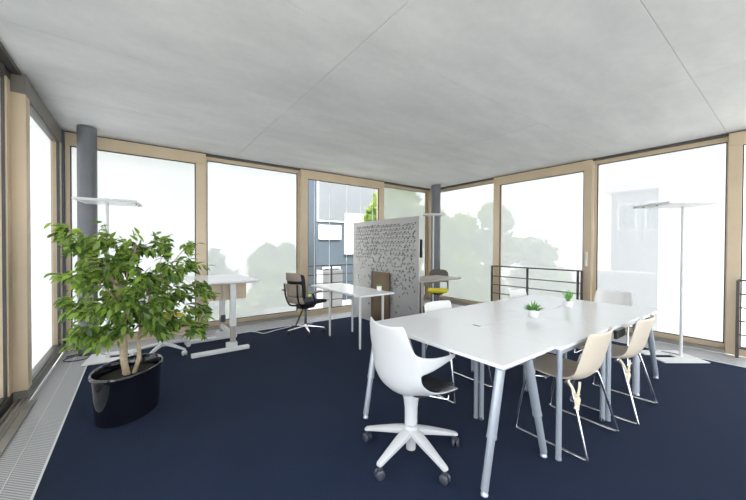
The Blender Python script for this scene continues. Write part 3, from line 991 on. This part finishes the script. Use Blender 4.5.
for yy, nm in ((4.435, 0), (5.10, 1)):
    lg = deskbox('leg', 'white_powder', .975, 1.047, yy-.03, yy+.03, .33, .886)
    deskbox('lower_column', 'greige_metal', .980, 1.042, yy-.026, yy+.026, .06, .33, .003, lg)
    MB().box(.93-1, 1.06-1, yy-4.78-.035, yy-4.78+.035, .05, .12, .004).build('foot_socket', 'white_powder', lg)
    MB().box(.53-1, 1.215-1, yy-4.78-.035, yy-4.78+.035, .0, .05, .012).build('foot', 'white_powder', lg)
MB().box(-.015, .025, 4.46-4.78, 5.075-4.78, .17, .235, .004).build('crossbar', 'white_powder', t)
MB().box(-.012, .05, 5.045-4.78, 5.069-4.78, .26, .36, .004).build('control_box', 'caster', t)

# narrow white desk in the middle
t = thing('desk', 'narrow white desk on four thin legs in front of the partition', 'desk', (2.58, 4.08, 0))
MB().box(-.285, .285, -.72, .72, .718, .74, .003).build('tabletop', 'white', t)
f = MB()
f.box(-.20, -.17, -.58, .62, .69, .7175); f.box(.17, .20, -.58, .62, .69, .7175); f.box(-.17, .17, -.58, -.55, .69, .7175); f.box(-.17, .17, .22, .25, .69, .7175)
f.build('under_frame', 'white_powder', t)
for lx, ly in ((-.185, -.57), (.20, -.57), (-.20, .23), (.21, .23)):
    MB().lathe([(.012, 0), (.015, .02), (.0185, .69)], (lx, ly, 0), 16).build('leg', 'white_powder', t, True)

# desk behind the partition
t = thing('desk', 'greige desk on T-legs behind the perforated partition', 'desk', (4.28, 4.08, 0))
MB().prism([(-.76, -.34), (.42, -.34), (.60, -.28), (.60, .33), (-.76, .33)], .776, .80, None, .003).build('tabletop', 'greige_metal', t)
for yy in (-.25, .27):
    for lx in (-.42,):
        lg = MB().box(lx-.03, lx+.03, yy-.025, yy+.025, .04, .775, .003).build('leg', 'greige_metal', t)
        MB().box(lx-.08, lx+.50, yy-.03, yy+.03, 0, .04, .004).build('foot', 'greige_metal', lg)
MB().box(-.43, -.40, -.225, .245, .69, .73, .003).build('crossbar', 'greige_metal', t)
MB().prism([(0, 0), (.30, 0), (.30, .03), (.06, .05), (.0, .09)], -.01, .01, Matrix.Translation((-.39, -.25, .775)) @ Matrix.Rotation(R(-90), 4, 'X')).build('bracket', 'taupe_dark', t)
# monitor standing on it
t = thing('monitor', 'black flat monitor on the greige desk, edge visible past the partition', 'monitor', (3.64, 3.89, .80), R(90))
MB().box(-.297, .26, -.010, .014, .40, .69, .006).build('screen', 'black', t)
MB().box(-.03, .03, .016, .04, .02, .5, .004).build('stand_arm', 'black', t)
MB().box(-.10, .10, -.06, .10, 0.0008, .018, .004).build('stand_foot', 'black', t)

# ================================================================== PERFORATED PARTITION
t = thing('partition_screen', 'grey metal partition screen perforated with triangular holes', 'partition', (3.47, 4.405, 0))
PW, PH = 1.81, 1.835
rnd = random.Random(5)
nc, nr = 23, 26
cw, chh = PW/nc, (PH-.02)/nr
pm = MB()
def lat(i, j):
    y = -PW/2+(i-(.5 if j % 2 else 0))*cw
    return Vector((0, max(-PW/2, min(PW/2, y)), .02+j*chh))
JIT = {}
def latj(i, j):
    p = lat(i, j)
    if (i, j) not in JIT:
        inner = 0 < j < nr and abs(p.y) < PW/2-.02
        JIT[(i, j)] = pm.bm.verts.new((0, p.y+(rnd.uniform(-.016, .016) if inner else 0), p.z+(rnd.uniform(-.014, .014) if inner else 0)))
    return JIT[(i, j)]
for j in range(nr):
    for i in range(nc+1):
        if j % 2 == 0:
            tris = [(latj(i, j), latj(i+1, j), latj(i+1, j+1)), (latj(i, j), latj(i+1, j+1), latj(i, j+1))]
        else:
            tris = [(latj(i, j), latj(i+1, j), latj(i, j+1)), (latj(i+1, j), latj(i+1, j+1), latj(i, j+1))]
        for tr in tris:
            a, b, c = [v.co for v in tr]
            if (b-a).cross(c-a).length < 4e-4: 
                if (b-a).cross(c-a).length > 1e-6:
                    try: pm.bm.faces.new(tr)
                    except ValueError: pass
                continue
            f = (j+.5)/nr
            prob = interp([(0, 0), (.18, .05), (.35, .22), (.5, .42), (.65, .7), (.8, .92), (.96, .97), (1, .2)], f)
            edge = max(abs(a.y), abs(b.y), abs(c.y)) > PW/2-.03 or j == nr-1
            if rnd.random() < prob and not edge:
                k = rnd.uniform(.40, .70)
                ce_ = (a+b+c)/3
                inn = [pm.bm.verts.new(ce_+(v-ce_)*k) for v in (a, b, c)]
                for q in range(3):
                    pm.bm.faces.new((tr[q], tr[(q+1) % 3], inn[(q+1) % 3], inn[q]))
            else:
                try: pm.bm.faces.new(tr)
                except ValueError: pass
o = pm.build('perforated_sheet', 'screen_metal', t)
solid(o, .012, 0, 0)
MB().box(.016, .020, -PW/2+.005, PW/2-.005, .03, PH-.01).build('backing_sheet', 'taupe_dark', t)
fm = MB()
fm.box(-.012, .012, -PW/2-.012, -PW/2+.004, 0, PH+.01, .004)
fm.box(-.012, .012, PW/2-.004, PW/2+.012, 0, PH+.01, .004)
fm.box(-.012, .012, -PW/2+.004, PW/2-.004, PH-.004, PH+.01, .003)
fm.box(-.012, .012, -PW/2+.004, PW/2-.004, .0, .024, .003)
fm.build('edge_frame', 'screen_metal', t)
MB().box(-.10, .10, -PW/2+.10, -PW/2+.16, -.0, .012, .003).box(-.10, .10, PW/2-.16, PW/2-.10, .0, .012, .003).build('stabiliser_foot', 'screen_metal', t)
bp_ = MB().box(-.040, -.0125, -.245, .268, .03, .925, .006).build('access_panel', 'bronze', t, label='bronze-brown rectangular panel on the partition')
MB().box(-.046, -.0405, .225, .268, .03, .925, .002).build('panel_edge', 'taupe_dark', bp_)

# ================================================================== FLOOR LAMPS
def floor_lamp(label, x, y, rz, h, hu, hv, bu, bv, notch, pole=(0, 0), hoff=(0, 0)):
    t = thing('floor_lamp', label, 'lamp', (x, y, 0), rz)
    hd_ = MB().box(hoff[0]-hu, hoff[0]+hu, hoff[1]-hv, hoff[1]+hv, h-.014, h+.012, .005).build('lamp_head', 'white_powder', t)
    MB().box(hoff[0]-hu+.05, hoff[0]+hu-.05, hoff[1]-hv+.04, hoff[1]+hv-.04, h-.0165, h-.0142).build('diffuser', 'pot_white', hd_)
    for e in (.35, .72):
        MB().lathe([(.010, -.022), (.010, -.010)], (hoff[0]+(-hu+.02 if notch < 0 else hu-.02), hoff[1]-hv+2*hv*e, h), 10).build('sensor', 'black', hd_, True)
    MB().lathe([(.016, .016), (.016, h-.015)], (pole[0], pole[1], 0), 18).build('pole', 'metal_bright' if 0 else 'white_powder', t, True)
    s = notch
    pts = [(-bu, -bv), (bu, -bv), (bu, bv), (-bu, bv), (-bu, .28*bv), (.15*bu, .28*bv), (.15*bu, -.25*bv), (-bu, -.25*bv)]
    if s > 0: pts = [(-a, b) for a, b in pts][::-1]
    MB().prism(pts, 0, .014, None, .002).build('base_plate', 'white_powder', t)
    MB().lathe([(.030, .0142), (.026, .03)], (pole[0], pole[1], 0), 16).build('pole_socket', 'metal_bright', t, True)
    MB().tube(smooth_path([(pole[0], pole[1]+.02, .02), (pole[0]-.02, pole[1]+.08, .0185), (pole[0]-.1, pole[1]+.16, .0185)], 5), .004, 6).build('power_cord', 'cable_black', t, True)
    return t
floor_lamp('white floor lamp with flat head and notched base plate by right glazing', 5.40, .975, R(-36.6), 1.905, .31, .26, .27, .22, -1, (.13, .0), (-.02, -.05))
floor_lamp('white floor lamp rising behind the potted tree and in front of a column', -.235, 5.04, R(-8), 1.905, .29, .25, .25, .21, 1, (-.05, 0), (-.02, 0))
floor_lamp('white floor lamp standing before the corner column', 5.42, 5.0, R(-40), 2.10, .23, .2, .2, .2, -1, (.0, 0))

# ================================================================== POTTED FICUS
PX, PY = -.055, 3.325
pt = thing('potted_tree', 'weeping fig with dense green leaves in a glossy black oval pot', 'plant', (PX, PY, 0))
def oval(prof, rot, sx, sy, n=40):
    return MB().lathe(prof, (0, 0, 0), n, sx, sy, rot)
prot = R(62)
pot = oval([(.86, 0), (.90, .006), (.915, .05), (.97, .33), (.985, .345), (1.03, .352), (1.05, .366), (1.03, .380), (.99, .378), (.955, .366), (.93, .30), (.02, .295)], prot, .297, .214).build('pot', 'pot_black', pt, True)
oval([(.925, .2955), (.9, .302), (.02, .31)], prot, .297, .214).build('soil', 'soil', pt, True)
rnd = random.Random(11)
crown = []   # twig tips
def branch(p0, p1, r0, r1, wob=.03, n=5):
    p0, p1 = Vector(p0), Vector(p1)
    L = (p1-p0).length
    pts = [p0]
    for i in range(1, n):
        f = i/n
        pts.append(p0.lerp(p1, f)+Vector((rnd.gauss(0, wob*L), rnd.gauss(0, wob*L), rnd.gauss(0, wob*L*.5)+.07*L*math.sin(f*PI))))
    pts.append(p1)
    pp = smooth_path(pts, 3)
    return pp, [r0+(r1-r0)*i/(len(pp)-1) for i in range(len(pp))]
def stem(name, p0, p1, r0, r1):
    pp, rr = branch(p0, p1, r0, r1, .02)
    MB().tube(pp, rr, 8).build(name, 'bark', pt, True)
    return pp
st = [stem('trunk', (-.01, .0, .29), (-.06, .02, .92), .026, .014),
      stem('trunk', (.03, .01, .29), (.13, .05, .85), .017, .010),
      stem('trunk', (-.03, .03, .29), (-.02, .16, .88), .018, .010)]
# crown lobes: (dx, dy, z, r)
lobes = [(-.31, -.05, 1.42, .15), (-.37, -.02, 1.53, .09), (-.27, -.12, 1.15, .17), (-.33, .02, .92, .15), (-.24, -.16, .74, .13), (-.16, .0, 1.45, .14),
         (-.10, -.12, 1.22, .19), (-.08, .12, 1.0, .2), (-.12, -.10, .88, .15), (.06, .0, 1.38, .17), (.10, -.14, 1.10, .19), (.12, -.08, .86, .15),
         (.26, .0, 1.40, .14), (.30, -.10, 1.18, .17), (.32, .05, .95, .17), (.28, -.12, .76, .12), (.44, .02, 1.40, .09), (.46, -.02, 1.22, .13),
         (.50, .05, 1.02, .12), (.44, -.08, .83, .11), (.56, .02, .80, .08), (.55, -.02, .645, .07), (.46, -.03, .63, .06), (.0, .25, 1.25, .18),
         (.18, .28, 1.05, .18), (-.2, .25, 1.15, .17), (.02, -.28, 1.0, .13), (.20, -.26, .92, .12), (-.16, -.27, .95, .12), (.62, .05, .93, .06), (-.31, -.06, .66, .08),
         (-.05, -.12, .76, .13), (.16, -.12, .70, .12), (.31, -.06, .66, .10), (-.17, -.15, .70, .12), (.05, .15, .80, .15), (.40, .02, .70, .09)]
tw = MB(); leaves = []
def leaf_frame(p, out):
    d = (out*rnd.uniform(.25, .9)+Vector((rnd.gauss(0, .45), rnd.gauss(0, .45), rnd.uniform(-1.15, .1)))).normalized()
    s_ = d.cross(Vector((rnd.gauss(0, .5), rnd.gauss(0, .5), 1))).normalized()
    n_ = s_.cross(d)
    m = Matrix((s_, d, n_)).transposed().to_4x4()
    m.translation = p
    return m, rnd.uniform(.85, 1.4)
for li, (lx, ly, lz, lr) in enumerate(lobes):
    src = min((q for s_ in st for q in s_[len(s_)//2:]), key=lambda q: (q-Vector((lx, ly, lz-.25))).length)
    c = Vector((lx, ly, lz))
    pp, rr = branch(src, c, .0075, .003, .03)
    MB().tube(pp, rr, 6).build('branch', 'bark', pt, True)
    k = max(4, int(11*(lr/.15)**2))
    for q in range(k):
        v = Vector((rnd.gauss(0, 1), rnd.gauss(0, 1), rnd.gauss(0, 1))).normalized()*lr*rnd.uniform(.45, 1.05)
        tip = c+v+Vector((0, 0, -.03))
        p2, r2 = branch(c.lerp(pp[-4], rnd.random()), tip, .0026, .001, .05, 3)
        tw.tube(p2, r2, 4, False)
        out = (tip-Vector((.05, .02, lz-.1))).normalized()
        for w in range(9):
            f = rnd.uniform(.25, 1.0)
            b = p2[min(len(p2)-1, int(f*(len(p2)-1)))]
            leaves.append(leaf_frame(b+Vector((rnd.gauss(0, .018), rnd.gauss(0, .018), rnd.gauss(0, .018))), out))
tw = tw.build('twigs', 'bark', pt); tw['kind'] = 'stuff'
# leaf shape: folded pointed blade along +y
LV = [(0, 0, 0), (.009, .012, .003), (.0155, .028, .004), (.012, .046, .002), (0, .070, -.008), (-.012, .046, .002), (-.0155, .028, .004), (-.009, .012, .003), (0, .022, -.001), (0, .046, -.002)]
LF = [(0, 1, 8), (1, 2, 8), (2, 3, 9, 8), (3, 4, 9), (4, 5, 9), (5, 6, 8, 9), (6, 7, 8), (7, 0, 8)]
lm = bpy.data.meshes.new('leaf'); lm.from_pydata(LV, [], LF); lm.materials.append(MT['ficus_leaf'])
lm.polygons.foreach_set('use_smooth', [True]*len(LF))
camp = Vector((-PX, -PY, CAM_H))
order = sorted(range(len(leaves)), key=lambda i: (leaves[i][0].translation-camp).length)
big = set(order[:300])
vs, fs = [], []
for i, (m, s) in enumerate(leaves):
    if i in big:
        o = link('leaf', lm, pt)
        o.matrix_local = m @ Matrix.Scale(s, 4)
    else:
        b = len(vs)
        vs += [m @ (Vector(v)*s) for v in LV]
        fs += [tuple(b+k for k in f) for f in LF]
me = bpy.data.meshes.new('foliage'); me.from_pydata(vs, [], fs); me.materials.append(MT['ficus_leaf'])
me.polygons.foreach_set('use_smooth', [True]*len(fs))
o = link('foliage', me, pt); o['kind'] = 'stuff'

# ================================================================== CABLES
o = MB().tube(smooth_path([(-.70, 5.36, .005), (-.56, 5.42, .005), (-.47, 5.27, .005), (-.52, 5.13, .005), (-.66, 5.15, .005), (-.70, 5.25, .005), (-.56, 5.33, .012), (-.40, 5.22, .005)], 6), .006, 8).build('power_cable', 'cable_black', None, True)
tag(o, 'dark looped cable lying on the left floor grille', 'cable')
o = MB().tube(smooth_path([(1.40, 5.30, .008), (1.53, 5.17, .006), (1.60, 5.02, .006), (1.82, 5.10, .006), (2.05, 5.16, .006), (2.3, 5.24, .006)], 6), .0065, 8).build('power_cable', 'white_powder', None, True)
tag(o, 'white cable lying on the carpet behind the office chair', 'cable')
